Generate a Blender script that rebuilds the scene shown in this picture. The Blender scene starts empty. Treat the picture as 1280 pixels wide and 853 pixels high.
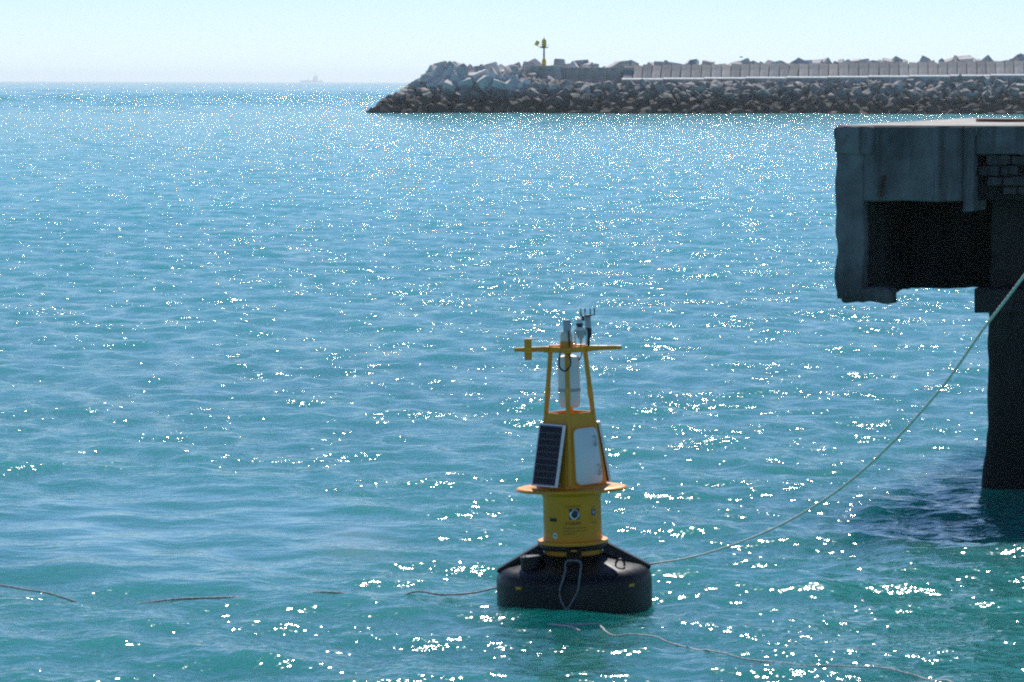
import bpy, bmesh, math, random
import numpy as np
from mathutils import Vector, Matrix, noise as mnoise
R = math.radians
random.seed(11)
rng = np.random.default_rng(7)
scene = bpy.context.scene
COL = scene.collection

# ------------------------------------------------------------------ camera
CAM_H = 5.95
PITCH = 4.136                       # degrees below level
cam_data = bpy.data.cameras.new('camera')
cam = bpy.data.objects.new('camera', cam_data)
COL.objects.link(cam)
cam.location = (0, 0, CAM_H)
cam.rotation_mode = 'QUATERNION'
_fw = Vector((0, math.cos(R(PITCH)), -math.sin(R(PITCH))))
cam.rotation_quaternion = _fw.to_track_quat('-Z', 'Y') @ Matrix.Rotation(R(0.15), 4, 'Z').to_quaternion()
cam_data.sensor_width = 36.0
cam_data.lens = 36.0 * 4480.0 / 1280.0
cam_data.clip_start = 0.1
cam_data.clip_end = 40000
scene.camera = cam

# ------------------------------------------------------------------ sky, sun, exposure
SUN_EL, SUN_AZ = R(45), R(2)          # azimuth measured from +Y towards +X
world = bpy.data.worlds.new('World')
scene.world = world
world.use_nodes = True
wn = world.node_tree
bg = wn.nodes['Background']
sky = wn.nodes.new('ShaderNodeTexSky')
sky.sky_type = 'NISHITA'
sky.sun_disc = False
sky.sun_elevation = SUN_EL
sky.sun_rotation = SUN_AZ
sky.altitude = 0
sky.air_density = 0.64
sky.dust_density = 0.0
sky.ozone_density = 5.0
wb = wn.nodes.new('ShaderNodeMix')          # even white balance over the whole sky
wb.data_type = 'RGBA'; wb.blend_type = 'MULTIPLY'
wb.inputs[0].default_value = 1.0
wb.inputs[7].default_value = (0.95, 0.935, 1.0, 1)
wn.links.new(sky.outputs[0], wb.inputs[6])
wn.links.new(wb.outputs[2], bg.inputs[0])
bg.inputs[1].default_value = 0.105

S_DIR = Vector((math.sin(SUN_AZ) * math.cos(SUN_EL), math.cos(SUN_AZ) * math.cos(SUN_EL), math.sin(SUN_EL)))
sd = bpy.data.lights.new('sun', 'SUN')
sd.energy = 5.0
sd.angle = R(0.53)
sd.color = (1.0, 0.96, 0.9)
sun = bpy.data.objects.new('sun', sd)
COL.objects.link(sun)
sun.rotation_mode = 'QUATERNION'
sun.rotation_quaternion = S_DIR.to_track_quat('Z', 'Y')
sun.location = S_DIR * 80

vs = scene.view_settings
vs.view_transform = 'Standard'
vs.look = 'None'
vs.exposure = 0.08
vs.gamma = 1.0
vs.use_curve_mapping = False
cy = scene.cycles
cy.use_denoising = False
cy.max_bounces = 6
cy.diffuse_bounces = 3
cy.glossy_bounces = 3
cy.transmission_bounces = 2
cy.volume_bounces = 0
cy.sample_clamp_direct = 0
cy.sample_clamp_indirect = 0.35
cy.pixel_filter_type = 'BLACKMAN_HARRIS'
cy.filter_width = 2.1
cy.blur_glossy = 2.0
cy.caustics_reflective = False
cy.caustics_refractive = False


# ------------------------------------------------------------------ helpers
def tag(o, label=None, cat=None, group=None, kind=None):
    if label: o['label'] = label
    if cat: o['category'] = cat
    if group: o['group'] = group
    if kind: o['kind'] = kind
    return o


def empty(name, loc=(0, 0, 0), label=None, cat=None, group=None):
    o = bpy.data.objects.new(name, None)
    COL.objects.link(o)
    o.location = loc
    o.empty_display_size = 0.3
    return tag(o, label, cat, group)


def link(name, me, mat=None, parent=None):
    o = bpy.data.objects.new(name, me)
    COL.objects.link(o)
    if mat is not None and not me.materials: me.materials.append(mat)
    if parent is not None: o.parent = parent
    return o


def obj(name, bm, mat, parent=None, smooth=None):
    me = bpy.data.meshes.new(name)
    bmesh.ops.recalc_face_normals(bm, faces=bm.faces[:])
    bm.to_mesh(me)
    bm.free()
    if smooth is not None:
        me.polygons.foreach_set('use_smooth', [True] * len(me.polygons))
        if smooth < 180: me.set_sharp_from_angle(angle=R(smooth))
    return link(name, me, mat, parent)


def add_box(bm, c, s, rot=None, bevel=0.0):
    r = bmesh.ops.create_cube(bm, size=1.0)
    vs_ = r['verts']
    M = Matrix.Translation(c) @ (rot.to_4x4() if rot else Matrix.Identity(4)) @ Matrix.Diagonal((s[0], s[1], s[2], 1))
    bmesh.ops.transform(bm, matrix=M, verts=vs_)
    if bevel:
        ed = {e for v in vs_ for e in v.link_edges}
        bmesh.ops.bevel(bm, geom=list(ed), offset=bevel, segments=2, affect='EDGES', profile=0.5)


def box(c, s, rot=None, bevel=0.0):
    bm = bmesh.new()
    add_box(bm, c, s, rot, bevel)
    return bm


def lathe(profile, n=48, bm=None, M=None, close=True):
    bm = bm or bmesh.new()
    rings = []
    for r, z in profile:
        if r < 1e-5:
            p = Vector((0, 0, z)); rings.append([bm.verts.new(M @ p if M else p)])
        else:
            ring = []
            for k in range(n):
                a = 2 * math.pi * k / n
                p = Vector((r * math.cos(a), r * math.sin(a), z))
                ring.append(bm.verts.new(M @ p if M else p))
            rings.append(ring)
    for a, b in zip(rings[:-1], rings[1:]):
        if len(a) == 1 and len(b) == 1: continue
        for k in range(n):
            k2 = (k + 1) % n
            if len(a) == 1: bm.faces.new((a[0], b[k], b[k2]))
            elif len(b) == 1: bm.faces.new((a[k], a[k2], b[0]))
            else: bm.faces.new((a[k], a[k2], b[k2], b[k]))
    if close:
        if len(rings[0]) > 1: bm.faces.new(rings[0][::-1])
        if len(rings[-1]) > 1: bm.faces.new(rings[-1])
    return bm


def tube(pts, r, n=8, bm=None, twist=0.0, lobe=0.0, closed=False):
    """tube along a polyline; lobe/twist give the strands of a laid rope"""
    bm = bm or bmesh.new()
    P = [Vector(p) for p in pts]
    rings = []
    up = Vector((0, 0, 1))
    s = 0.0
    m = len(P)
    for i, p in enumerate(P):
        if closed: t = P[(i + 1) % m] - P[i - 1]
        else: t = P[min(i + 1, m - 1)] - P[max(i - 1, 0)]
        t.normalize()
        a = t.cross(up)
        if a.length < 0.05: a = t.cross(Vector((0, 1, 0)))
        a.normalize()
        b = a.cross(t).normalized()
        if i: s += (P[i] - P[i - 1]).length
        rr = r[i] if hasattr(r, '__len__') else r
        ring = []
        for k in range(n):
            th = 2 * math.pi * k / n
            q = rr * (1 + lobe * math.cos(3 * (th + twist * s)))
            ring.append(bm.verts.new(p + (a * math.cos(th) + b * math.sin(th)) * q))
        rings.append(ring)
    prs = list(zip(rings[:-1], rings[1:]))
    if closed: prs.append((rings[-1], rings[0]))
    for A, B in prs:
        for k in range(n):
            bm.faces.new((A[k], A[(k + 1) % n], B[(k + 1) % n], B[k]))
    if not closed:
        bm.faces.new(rings[0][::-1]); bm.faces.new(rings[-1])
    return bm


def smooth_path(pts, step=0.05):
    """Catmull-Rom through points, resampled"""
    P = [Vector(p) for p in pts]
    out = []
    for i in range(len(P) - 1):
        p0 = P[i - 1] if i > 0 else P[i] * 2 - P[i + 1]
        p1, p2 = P[i], P[i + 1]
        p3 = P[i + 2] if i + 2 < len(P) else P[i + 1] * 2 - P[i]
        n = max(2, int((p2 - p1).length / step))
        for k in range(n):
            t = k / n
            out.append(0.5 * ((2 * p1) + (p2 - p0) * t + (2 * p0 - 5 * p1 + 4 * p2 - p3) * t * t + (3 * p1 - p0 - 3 * p2 + p3) * t ** 3))
    out.append(P[-1])
    return out


def prism(poly, d0, d1, to3d, bm=None, bevel=0.0):
    """extrude a 2D polygon between depths d0 and d1; to3d(u, v, d) -> point"""
    bm = bm or bmesh.new()
    a = [bm.verts.new(to3d(u, v, d0)) for u, v in poly]
    b = [bm.verts.new(to3d(u, v, d1)) for u, v in poly]
    n = len(poly)
    fs = [bm.faces.new(a[::-1]), bm.faces.new(b)]
    for k in range(n): fs.append(bm.faces.new((a[k], a[(k + 1) % n], b[(k + 1) % n], b[k])))
    if bevel:
        bmesh.ops.bevel(bm, geom=list({e for f in fs for e in f.edges}), offset=bevel, segments=2, affect='EDGES', profile=0.5)
    return bm


def rough(bm, cuts_len, amp, freq, seed=0, keep_top=None):
    """subdivide to edges of about cuts_len and push the vertices about with noise: worn, broken concrete"""
    for _ in range(7):
        ed = [e for e in bm.edges if e.calc_length() > cuts_len]
        if not ed: break
        bmesh.ops.subdivide_edges(bm, edges=ed, cuts=1, use_grid_fill=True)
    bmesh.ops.triangulate(bm, faces=[f for f in bm.faces if len(f.verts) > 4])
    off = Vector((seed * 7.3, seed * 3.1, seed * 5.7))
    for v in bm.verts:
        n1 = mnoise.noise_vector(v.co * freq + off)
        n2 = mnoise.noise_vector(v.co * freq * 3.1 + off * 2)
        d = (n1 + n2 * 0.5) * amp
        if keep_top is not None and v.co.z > keep_top - 0.02: d.z *= 0.15
        v.co += d
    return bm


# ------------------------------------------------------------------ materials
def new_mat(name):
    m = bpy.data.materials.new(name)
    m.use_nodes = True
    nt = m.node_tree
    return m, nt, nt.nodes['Principled BSDF']


def nd(nt, t, **kw):
    n = nt.nodes.new(t)
    for k, v in kw.items(): setattr(n, k, v)
    return n


def noise_node(nt, scale, detail=3, rough_=0.55, vec=None, dims='3D', coord='Object'):
    n = nd(nt, 'ShaderNodeTexNoise', noise_dimensions=dims)
    n.inputs['Scale'].default_value = scale
    n.inputs['Detail'].default_value = detail
    n.inputs['Roughness'].default_value = rough_
    if vec is None:
        tc = nd(nt, 'ShaderNodeTexCoord')
        vec = tc.outputs[coord]
    nt.links.new(vec, n.inputs['Vector'])
    return n


def ramp(nt, fac, stops):
    r = nd(nt, 'ShaderNodeValToRGB')
    el = r.color_ramp.elements
    el[0].position, el[0].color = stops[0][0], (*stops[0][1], 1)
    el[1].position, el[1].color = stops[1][0], (*stops[1][1], 1)
    for p, c in stops[2:]:
        e = el.new(p); e.color = (*c, 1)
    nt.links.new(fac, r.inputs[0])
    return r.outputs[0]


def mix_col(nt, fac, a, b, mode='MIX'):
    m = nd(nt, 'ShaderNodeMix', data_type='RGBA', blend_type=mode)
    for sock, v in ((0, fac), (6, a), (7, b)):
        if isinstance(v, (int, float)): m.inputs[sock].default_value = v
        elif isinstance(v, tuple): m.inputs[sock].default_value = (*v, 1)
        else: nt.links.new(v, m.inputs[sock])
    return m.outputs[2]


def math_n(nt, op, a, b=None, clamp=False):
    m = nd(nt, 'ShaderNodeMath', operation=op, use_clamp=clamp)
    for i, v in enumerate((a, b)):
        if v is None: continue
        if isinstance(v, (int, float)): m.inputs[i].default_value = v
        else: nt.links.new(v, m.inputs[i])
    return m.outputs[0]


def map_range(nt, v, a, b, c, d):
    m = nd(nt, 'ShaderNodeMapRange')
    nt.links.new(v, m.inputs[0])
    for i, x in enumerate((a, b, c, d)): m.inputs[i + 1].default_value = x
    return m.outputs[0]


def bump(nt, bsdf, height, dist, strength=1.0):
    b = nd(nt, 'ShaderNodeBump')
    b.inputs['Strength'].default_value = strength
    b.inputs['Distance'].default_value = dist
    nt.links.new(height, b.inputs['Height'])
    nt.links.new(b.outputs[0], bsdf.inputs['Normal'])
    return b


def plain(name, col, rough_=0.5, metal=0.0, var=0.25, scale=6.0, bmp=0.002, spec=0.5, dirt=None, dirt_amt=0.5):
    m, nt, b = new_mat(name)
    n = noise_node(nt, scale, 5)
    lo = tuple(c * (1 - var) for c in col); hi = tuple(min(1, c * (1 + var)) for c in col)
    c = ramp(nt, n.outputs[0], [(0.3, lo), (0.7, hi)])
    if dirt:
        n2 = noise_node(nt, scale * 0.7, 8, 0.7)
        f = map_range(nt, n2.outputs[0], 0.5, 0.72, 0, dirt_amt)
        c = mix_col(nt, f, c, dirt)
    nt.links.new(c, b.inputs['Base Color'])
    b.inputs['Metallic'].default_value = metal
    b.inputs['Specular IOR Level'].default_value = spec
    n3 = noise_node(nt, scale * 3, 3)
    r = map_range(nt, n3.outputs[0], 0.3, 0.7, max(0.02, rough_ - 0.08), min(1, rough_ + 0.1))
    nt.links.new(r, b.inputs['Roughness'])
    if bmp:
        n4 = noise_node(nt, scale * 8, 4)
        bump(nt, b, n4.outputs[0], bmp)
    return m


M_yellow = plain('yellow_paint', (0.84, 0.325, 0.006), 0.42, var=0.10, scale=3, bmp=0.0015, dirt=(0.30, 0.20, 0.05), dirt_amt=0.35)
M_orange = plain('bright_orange', (0.95, 0.36, 0.008), 0.35, var=0.08, scale=8, bmp=0)  # brighter orange for bands on posts and frame bars, and the clamp
M_black = plain('black_rubber', (0.0045, 0.005, 0.0065), 0.42, var=0.3, scale=4, bmp=0.001, spec=0.35, dirt=(0.02, 0.02, 0.019), dirt_amt=0.5)
M_white = plain('white_plastic', (0.82, 0.82, 0.82), 0.4, var=0.04, scale=5, bmp=0.0005)
M_cream = plain('cream_plastic', (0.72, 0.68, 0.55), 0.45, var=0.05, scale=5, bmp=0.0005)
M_greyp = plain('grey_plastic', (0.42, 0.44, 0.48), 0.45, var=0.08, scale=6, bmp=0.0005)
M_dark = plain('dark_plastic', (0.015, 0.015, 0.017), 0.4, var=0.2, scale=10, bmp=0.0003)
M_alu = plain('brushed_aluminium', (0.62, 0.63, 0.65), 0.35, metal=0.9, var=0.06, scale=12, bmp=0.0003)
M_cell = plain('solar_cell', (0.004, 0.005, 0.012), 0.3, var=0.25, scale=20, bmp=0, spec=0.25)
M_sheet = plain('solar_backsheet', (0.12, 0.13, 0.16), 0.4, var=0.05, scale=9, bmp=0)
M_rope = plain('rope_fibre', (0.74, 0.71, 0.64), 0.9, var=0.25, scale=30, bmp=0.003, spec=0.2, dirt=(0.40, 0.37, 0.30), dirt_amt=0.5)
M_hose = plain('dark_rope_fibre', (0.58, 0.52, 0.44), 0.85, var=0.3, scale=30, bmp=0.003, spec=0.3, dirt=(0.18, 0.15, 0.12), dirt_amt=0.6)
M_ropegrey = plain('grey_rope_fibre', (0.22, 0.225, 0.22), 0.9, var=0.2, scale=30, bmp=0.003, spec=0.2)
M_navy = plain('navy_print', (0.012, 0.04, 0.14), 0.4, var=0.1, scale=20, bmp=0)
M_ink = plain('black_print', (0.02, 0.018, 0.012), 0.5, var=0.1, scale=20, bmp=0)
M_inkfaint = plain('faded_print', (0.20, 0.125, 0.02), 0.5, var=0.2, scale=20, bmp=0)
M_redink = plain('brown_print', (0.16, 0.05, 0.015), 0.5, var=0.2, scale=20, bmp=0)
M_wood = plain('weathered_plank', (0.24, 0.12, 0.07), 0.8, var=0.3, scale=4, bmp=0.01)
M_ship = plain('ship_paint', (0.82, 0.84, 0.86), 0.6, var=0.1, scale=0.05, bmp=0)
M_bird = plain('gull_plumage', (0.25, 0.25, 0.26), 0.8, var=0.2, scale=6, bmp=0)
M_pole = plain('dark_steel', (0.03, 0.035, 0.035), 0.5, var=0.2, scale=2, bmp=0)
M_beacon = plain('beacon_yellow', (0.95, 0.52, 0.02), 0.45, var=0.08, scale=2, bmp=0)


def concrete(name, base, dark, wet_z=None, scale=1.0, bmp=0.02, vary=0.0, rust=0.0):
    m, nt, b = new_mat(name)
    tc = nd(nt, 'ShaderNodeTexCoord')
    geo = nd(nt, 'ShaderNodeNewGeometry')
    n1 = noise_node(nt, 0.9 * scale, 8, 0.65)
    n2 = noise_node(nt, 7 * scale, 6, 0.7)
    # vertical run-off streaks
    mp = nd(nt, 'ShaderNodeMapping')
    mp.inputs['Scale'].default_value = (3.5 * scale, 3.5 * scale, 0.22 * scale)
    nt.links.new(tc.outputs['Object'], mp.inputs[0])
    n3 = noise_node(nt, 1.6, 5, 0.6, vec=mp.outputs[0])
    c = ramp(nt, n1.outputs[0], [(0.36, tuple(x * 0.45 for x in base)), (0.62, tuple(x * 1.15 for x in base))])
    c = mix_col(nt, map_range(nt, n3.outputs[0], 0.50, 0.64, 0, 0.8), c, dark)
    c = mix_col(nt, map_range(nt, n2.outputs[0], 0.56, 0.75, 0, 0.5), c, tuple(x * 0.5 for x in dark))
    c = mix_col(nt, map_range(nt, n3.outputs[0], 0.30, 0.22, 0, 0.4), c, tuple(min(1, x * 1.3) for x in base))
    if rust:
        c = mix_col(nt, map_range(nt, n3.outputs[0], 0.62, 0.74, 0, rust), c, (0.075, 0.035, 0.018))
    if vary:
        oi = nd(nt, 'ShaderNodeObjectInfo')
        c = mix_col(nt, map_range(nt, oi.outputs['Random'], 0, 1, 0, vary), c, (0.25, 0.23, 0.21))
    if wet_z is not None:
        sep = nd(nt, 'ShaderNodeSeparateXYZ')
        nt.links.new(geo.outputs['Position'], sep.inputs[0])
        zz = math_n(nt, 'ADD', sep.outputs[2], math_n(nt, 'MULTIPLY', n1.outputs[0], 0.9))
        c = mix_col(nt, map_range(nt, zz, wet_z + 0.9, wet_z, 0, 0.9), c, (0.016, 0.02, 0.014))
    nt.links.new(c, b.inputs['Base Color'])
    b.inputs['Roughness'].default_value = 0.88
    b.inputs['Specular IOR Level'].default_value = 0.25
    h = math_n(nt, 'ADD', math_n(nt, 'MULTIPLY', n1.outputs[0], 1.0), math_n(nt, 'MULTIPLY', n2.outputs[0], 0.35))
    bump(nt, b, h, bmp)
    return m


M_conc = concrete('stained_concrete', (0.20, 0.205, 0.21), (0.075, 0.075, 0.073), rust=0.6)
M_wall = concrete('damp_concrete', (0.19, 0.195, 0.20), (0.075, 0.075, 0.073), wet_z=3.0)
M_concdeck = concrete('deck_concrete', (0.52, 0.50, 0.46), (0.30, 0.28, 0.25))
M_pile_shade = concrete('pile_shade_concrete', (0.04, 0.04, 0.039), (0.018, 0.018, 0.017), wet_z=1.3)  # dark pile concrete; on the recess walls its darkness is painted shade
M_brick = concrete('block_concrete', (0.085, 0.085, 0.085), (0.04, 0.04, 0.04), scale=3)
M_panel = concrete('parapet_concrete', (0.56, 0.545, 0.52), (0.40, 0.385, 0.365), scale=0.35, bmp=0.05, vary=0.5)
M_block = concrete('armour_concrete', (0.82, 0.80, 0.77), (0.58, 0.56, 0.54), scale=0.35, bmp=0.08)


def rock_mat():
    m, nt, b = new_mat('boulder_stone')
    geo = nd(nt, 'ShaderNodeNewGeometry')
    oi = nd(nt, 'ShaderNodeObjectInfo')
    n1 = noise_node(nt, 0.55, 6, 0.65, vec=geo.outputs['Position'])
    n2 = noise_node(nt, 2.6, 5, 0.7, vec=geo.outputs['Position'])
    c = ramp(nt, n1.outputs[0], [(0.32, (0.14, 0.13, 0.12)), (0.66, (0.58, 0.56, 0.53)), (0.52, (0.36, 0.34, 0.32))])
    c = mix_col(nt, map_range(nt, n2.outputs[0], 0.5, 0.75, 0, 0.6), c, (0.09, 0.085, 0.08))
    sep = nd(nt, 'ShaderNodeSeparateXYZ')
    nt.links.new(geo.outputs['Position'], sep.inputs[0])
    zz = math_n(nt, 'ADD', sep.outputs[2], math_n(nt, 'MULTIPLY', n1.outputs[0], 2.4))
    c = mix_col(nt, map_range(nt, zz, 6.0, 3.6, 0, 0.93), c, (0.035, 0.032, 0.028))   # weed and damp in the tidal band
    nt.links.new(c, b.inputs['Base Color'])
    b.inputs['Roughness'].default_value = 0.85
    b.inputs['Specular IOR Level'].default_value = 0.3
    bump(nt, b, n2.outputs[0], 0.12)
    return m


M_rock = rock_mat()

# ------------------------------------------------------------------ sea
# wave components: wind chop, shorter waves steeper; crests mostly across the view
NW = 84
lam = np.exp(np.linspace(math.log(0.24), math.log(6.5), NW)) * rng.uniform(0.94, 1.06, NW)
kk = 2 * np.pi / lam
WIND = R(-112)
spread = np.where(lam < 1.0, 1.15, 0.7)
th = WIND + rng.normal(0, 1, NW) * spread
kx, ky = kk * np.cos(th), kk * np.sin(th)
slope = 0.040 * np.clip((lam / 0.35) ** 0.35, 0.6, 1.0) * np.clip((0.95 / lam) ** 1.05, 0.12, 1.0)
amp = slope / kk
ph = rng.uniform(0, 2 * np.pi, NW)


# open-sea swell beyond the breakwater
NS = 26
lam2 = np.exp(np.linspace(math.log(6), math.log(28), NS)) * rng.uniform(0.95, 1.05, NS)
th2 = WIND + rng.normal(0, .7, NS)
ph2 = rng.uniform(0, 6.28, NS)


def calm(x, y):
    """0 in the smooth slick left of the buoy, 1 in the open chop (short ripples are damped there)"""
    d = ((x + 4.6 + 0.11 * (y - 47)) / 3.6) ** 2 + ((y - 47.5) / 6.0) ** 2
    g = 0.35 * np.sin(x * 0.9 + 1.0) * np.sin(y * 0.7 + 0.3 * x)
    shelter = 0.75 + 0.25 * np.clip((y - 42) / 60.0, 0, 1)      # the quay takes some wind off the nearest water
    return np.clip((d + g - 0.45) / 1.0, 0.0, 1.0) * shelter


def wave(x, y, spacing=0.02):
    x = np.asarray(x, float); y = np.asarray(y, float)
    z = np.zeros_like(x); dx = np.zeros_like(x); dy = np.zeros_like(x)
    cm = calm(x, y)
    grp = 0.75 + 0.35 * np.sin(0.21 * x + 0.13 * y + 1.0) * np.sin(0.17 * y - 0.09 * x)
    for i in range(NW):
        w = np.clip(lam[i] / (3.0 * spacing) - 1.0, 0, 1)
        if not np.any(w > 0): continue
        if lam[i] < 1.3: w = w * (0.25 + 0.75 * cm) * (grp if lam[i] < 0.8 else 1)
        p = kx[i] * x + ky[i] * y + ph[i]
        a = amp[i] * w
        s, c = np.sin(p), np.cos(p)
        z += a * c
        dx -= 0.8 * a * s * kx[i] / kk[i]
        dy -= 0.8 * a * s * ky[i] / kk[i]
    if np.any(y > 600):
        far = np.clip((y - 600) / 500, 0, 1)
        for i in range(NS):
            w = np.clip(lam2[i] / (3.0 * spacing) - 1.0, 0, 1) * far
            k = 2 * np.pi / lam2[i]
            z += 0.035 / k * w * np.cos(k * (np.cos(th2[i]) * x + np.sin(th2[i]) * y) + ph2[i])
    return dx, dy, z


def height(x, y):
    return float(wave(np.array([x]), np.array([y]))[2][0])


ys = [28.0]
while ys[-1] < 23500:
    y = ys[-1]
    dy0 = max(0.05, y * y / 21320 * 1.1)
    if y < 720: dy0 = min(dy0, 0.26 + max(0, y - 130) * 0.0016)
    elif y < 4000: dy0 = min(dy0, 1.2 + (y - 720) * 0.0045)
    ys.append(y + min(dy0, 0.12 * y))
near = list(np.linspace(-80, 27.6, 24))
ys = np.array(near + ys)
ucore = np.linspace(-0.20, 0.20, 640)
edge = 0.20 + np.cumsum(np.geomspace(0.002, 0.28, 28))
us = np.concatenate([-edge[::-1], ucore, edge])
hw = np.maximum(ys, 34.0)
X = us[None, :] * hw[:, None]
Y = np.repeat(ys[:, None], len(us), 1)
dyr = np.gradient(ys)
dxr = np.gradient(us)
SP = np.maximum(dyr[:, None] * 0.6, np.abs(dxr[None, :]) * hw[:, None])
dx_, dy_, Z = wave(X, Y, SP)
V = np.stack([X + dx_, Y + dy_, Z], -1).reshape(-1, 3)
nr, nc = X.shape
idx = np.arange(nr * nc).reshape(nr, nc)
F = np.stack([idx[:-1, :-1], idx[:-1, 1:], idx[1:, 1:], idx[1:, :-1]], -1).reshape(-1, 4)
me = bpy.data.meshes.new('sea')
me.vertices.add(len(V)); me.vertices.foreach_set('co', V.ravel())
me.loops.add(F.size); me.loops.foreach_set('vertex_index', F.ravel())
me.polygons.add(len(F))
me.polygons.foreach_set('loop_start', np.arange(0, F.size, 4))
me.polygons.foreach_set('use_smooth', np.ones(len(F), bool))
me.update(calc_edges=True)
at_ = me.attributes.new('chop', 'FLOAT', 'POINT')       # how much short chop the sheet itself cannot carry here
lost = 1 - np.clip(0.75 / (3.0 * SP) - 0.6, 0, 1)
at_.data.foreach_set('value', lost.ravel().astype(np.float32))
at2 = me.attributes.new('ripple', 'FLOAT', 'POINT')
at2.data.foreach_set('value', (0.22 + 0.78 * calm(X, Y)).ravel().astype(np.float32))


def sea_mat():
    m, nt, b = new_mat('sea_water')
    geo = nd(nt, 'ShaderNodeNewGeometry')
    P = geo.outputs['Position']
    # turbid turquoise harbour water, with clouds of stirred-up sediment
    n1 = noise_node(nt, 0.05, 4, 0.6, vec=P, dims='2D')
    c = ramp(nt, n1.outputs[0], [(0.35, (0.026, 0.182, 0.182)), (0.68, (0.038, 0.222, 0.215))])
    sepp = nd(nt, 'ShaderNodeSeparateXYZ'); nt.links.new(P, sepp.inputs[0])
    c = mix_col(nt, map_range(nt, sepp.outputs[1], 45, 190, 0, 1), c, (0.062, 0.345, 0.365))      # paler and bluer with distance, making up for dim sky reflection
    dist = nd(nt, 'ShaderNodeVectorMath', operation='DISTANCE')
    mp = nd(nt, 'ShaderNodeMapping'); mp.inputs['Scale'].default_value = (1, 0.31, 0)
    nt.links.new(P, mp.inputs[0]); nt.links.new(mp.outputs[0], dist.inputs[0])
    dist.inputs[1].default_value = (-2.05, 46.1 * 0.31, 0)
    n2 = noise_node(nt, 1.1, 5, 0.6, vec=P, dims='2D')
    d2 = math_n(nt, 'ADD', dist.outputs['Value'], math_n(nt, 'MULTIPLY', n2.outputs[0], 1.0))
    c = mix_col(nt, map_range(nt, d2, 1.3, 0.5, 0, 0.5), c, (0.22, 0.32, 0.28))
    nt.links.new(c, b.inputs['Base Color'])
    b.inputs['Roughness'].default_value = 0.075
    b.inputs['IOR'].default_value = 1.333
    b.subsurface_method = 'RANDOM_WALK'
    b.inputs['Subsurface Weight'].default_value = 1.0        # light wanders some metres through the murky water
    b.inputs['Subsurface Radius'].default_value = (5.5, 20.0, 17.5)
    b.inputs['Subsurface Scale'].default_value = 1.0
    b.inputs['Subsurface Anisotropy'].default_value = 0.0
    a1 = nd(nt, 'ShaderNodeAttribute', attribute_name='chop')
    a2 = nd(nt, 'ShaderNodeAttribute', attribute_name='ripple')

    def layer(scale, sx, sy, rot, detail, amp_):
        mp_ = nd(nt, 'ShaderNodeMapping')
        mp_.inputs['Scale'].default_value = (sx, sy, 1)
        mp_.inputs['Rotation'].default_value = (0, 0, R(rot))
        nt.links.new(P, mp_.inputs[0])
        n = noise_node(nt, scale, detail, 0.5, vec=mp_.outputs[0], dims='2D')
        return math_n(nt, 'MULTIPLY', math_n(nt, 'SUBTRACT', n.outputs[0], 0.5), amp_)
    gust = noise_node(nt, 0.45, 3, 0.6, vec=P, dims='2D')
    gf = math_n(nt, 'MULTIPLY', map_range(nt, gust.outputs[0], 0.35, 0.68, 0.45, 1.35), a2.outputs['Fac'])
    fine = math_n(nt, 'MULTIPLY', layer(5.8, 0.7, 1.0, 18, 2.0, 0.051), gf)
    mid = math_n(nt, 'MULTIPLY', layer(1.5, 0.6, 1.0, -14, 2.0, 0.24), a1.outputs['Fac'])
    big = math_n(nt, 'MULTIPLY', layer(0.30, 0.55, 1.0, 12, 2.0, 0.55), a1.outputs['Fac'])
    h = math_n(nt, 'ADD', math_n(nt, 'ADD', fine, mid), big)
    bump(nt, b, h, 1.0)
    return m


M_sea = sea_mat()
sea = link('sea', me, M_sea)
tag(sea, 'choppy turquoise sea glittering in the sun', 'sea', kind='structure')

# ------------------------------------------------------------------ breakwater
def toe_y(x): return 679.0 + 0.10 * max(x, -5)
HEAD = [(-30, -3.5), (-26.8, -0.2), (-24.0, 1.9), (-21.0, 3.4), (-18.0, 5.4), (-16.0, 7.0), (-12, 7.7), (0, 7.9), (4, 6.3), (8, 5.6), (16, 5.0)]


def crest(x):
    for (a, za), (b, zb) in zip(HEAD[:-1], HEAD[1:]):
        if x <= b: return za + (zb - za) * max(0, (x - a)) / (b - a)
    return 5.0 + max(0, x - 21) * 0.013


def mound(x, t):
    """height of the rubble face t metres behind the toe"""
    return min(crest(x), -0.6 + t * 0.68)


bw = empty('breakwater', (20, 700, 0), 'long rubble mound breakwater of boulders and pale concrete blocks with a parapet wall', 'breakwater')
bw_inv = Matrix.Translation((-20, -700, 0))


def wlink(name, me, mat, M, parent=bw, inv=bw_inv):
    o = link(name, me, mat, parent)
    o.matrix_local = inv @ M
    return o


# solid core under the stones
bm = bmesh.new()
xs = np.arange(-30, 190, 2.0); ts = np.linspace(-2, 24, 27)
grid = []
for x in xs:
    row = []
    for t in ts:
        z = mound(x, t) if t < 16 else min(crest(x), 10.5 - (t - 16) * 0.9)
        z = z - 0.9 + 0.4 * mnoise.noise(Vector((x * 0.6, t * 0.6, 0)))
        row.append(bm.verts.new((x - 20, toe_y(x) + t - 700, z)))
    grid.append(row)
for i in range(len(xs) - 1):
    for j in range(len(ts) - 1):
        bm.faces.new((grid[i][j], grid[i + 1][j], grid[i + 1][j + 1], grid[i][j + 1]))
obj('rubble_core', bm, M_rock, bw)


def hull_mesh(name, pts, mat):
    bm = bmesh.new()
    vs_ = [bm.verts.new(p) for p in pts]
    r = bmesh.ops.convex_hull(bm, input=vs_)
    bmesh.ops.delete(bm, geom=[g for g in r['geom_interior'] if isinstance(g, bmesh.types.BMVert)], context='VERTS')
    bmesh.ops.recalc_face_normals(bm, faces=bm.faces[:])
    me_ = bpy.data.meshes.new(name)
    bm.to_mesh(me_); bm.free()
    me_.materials.append(mat)
    return me_


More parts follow.
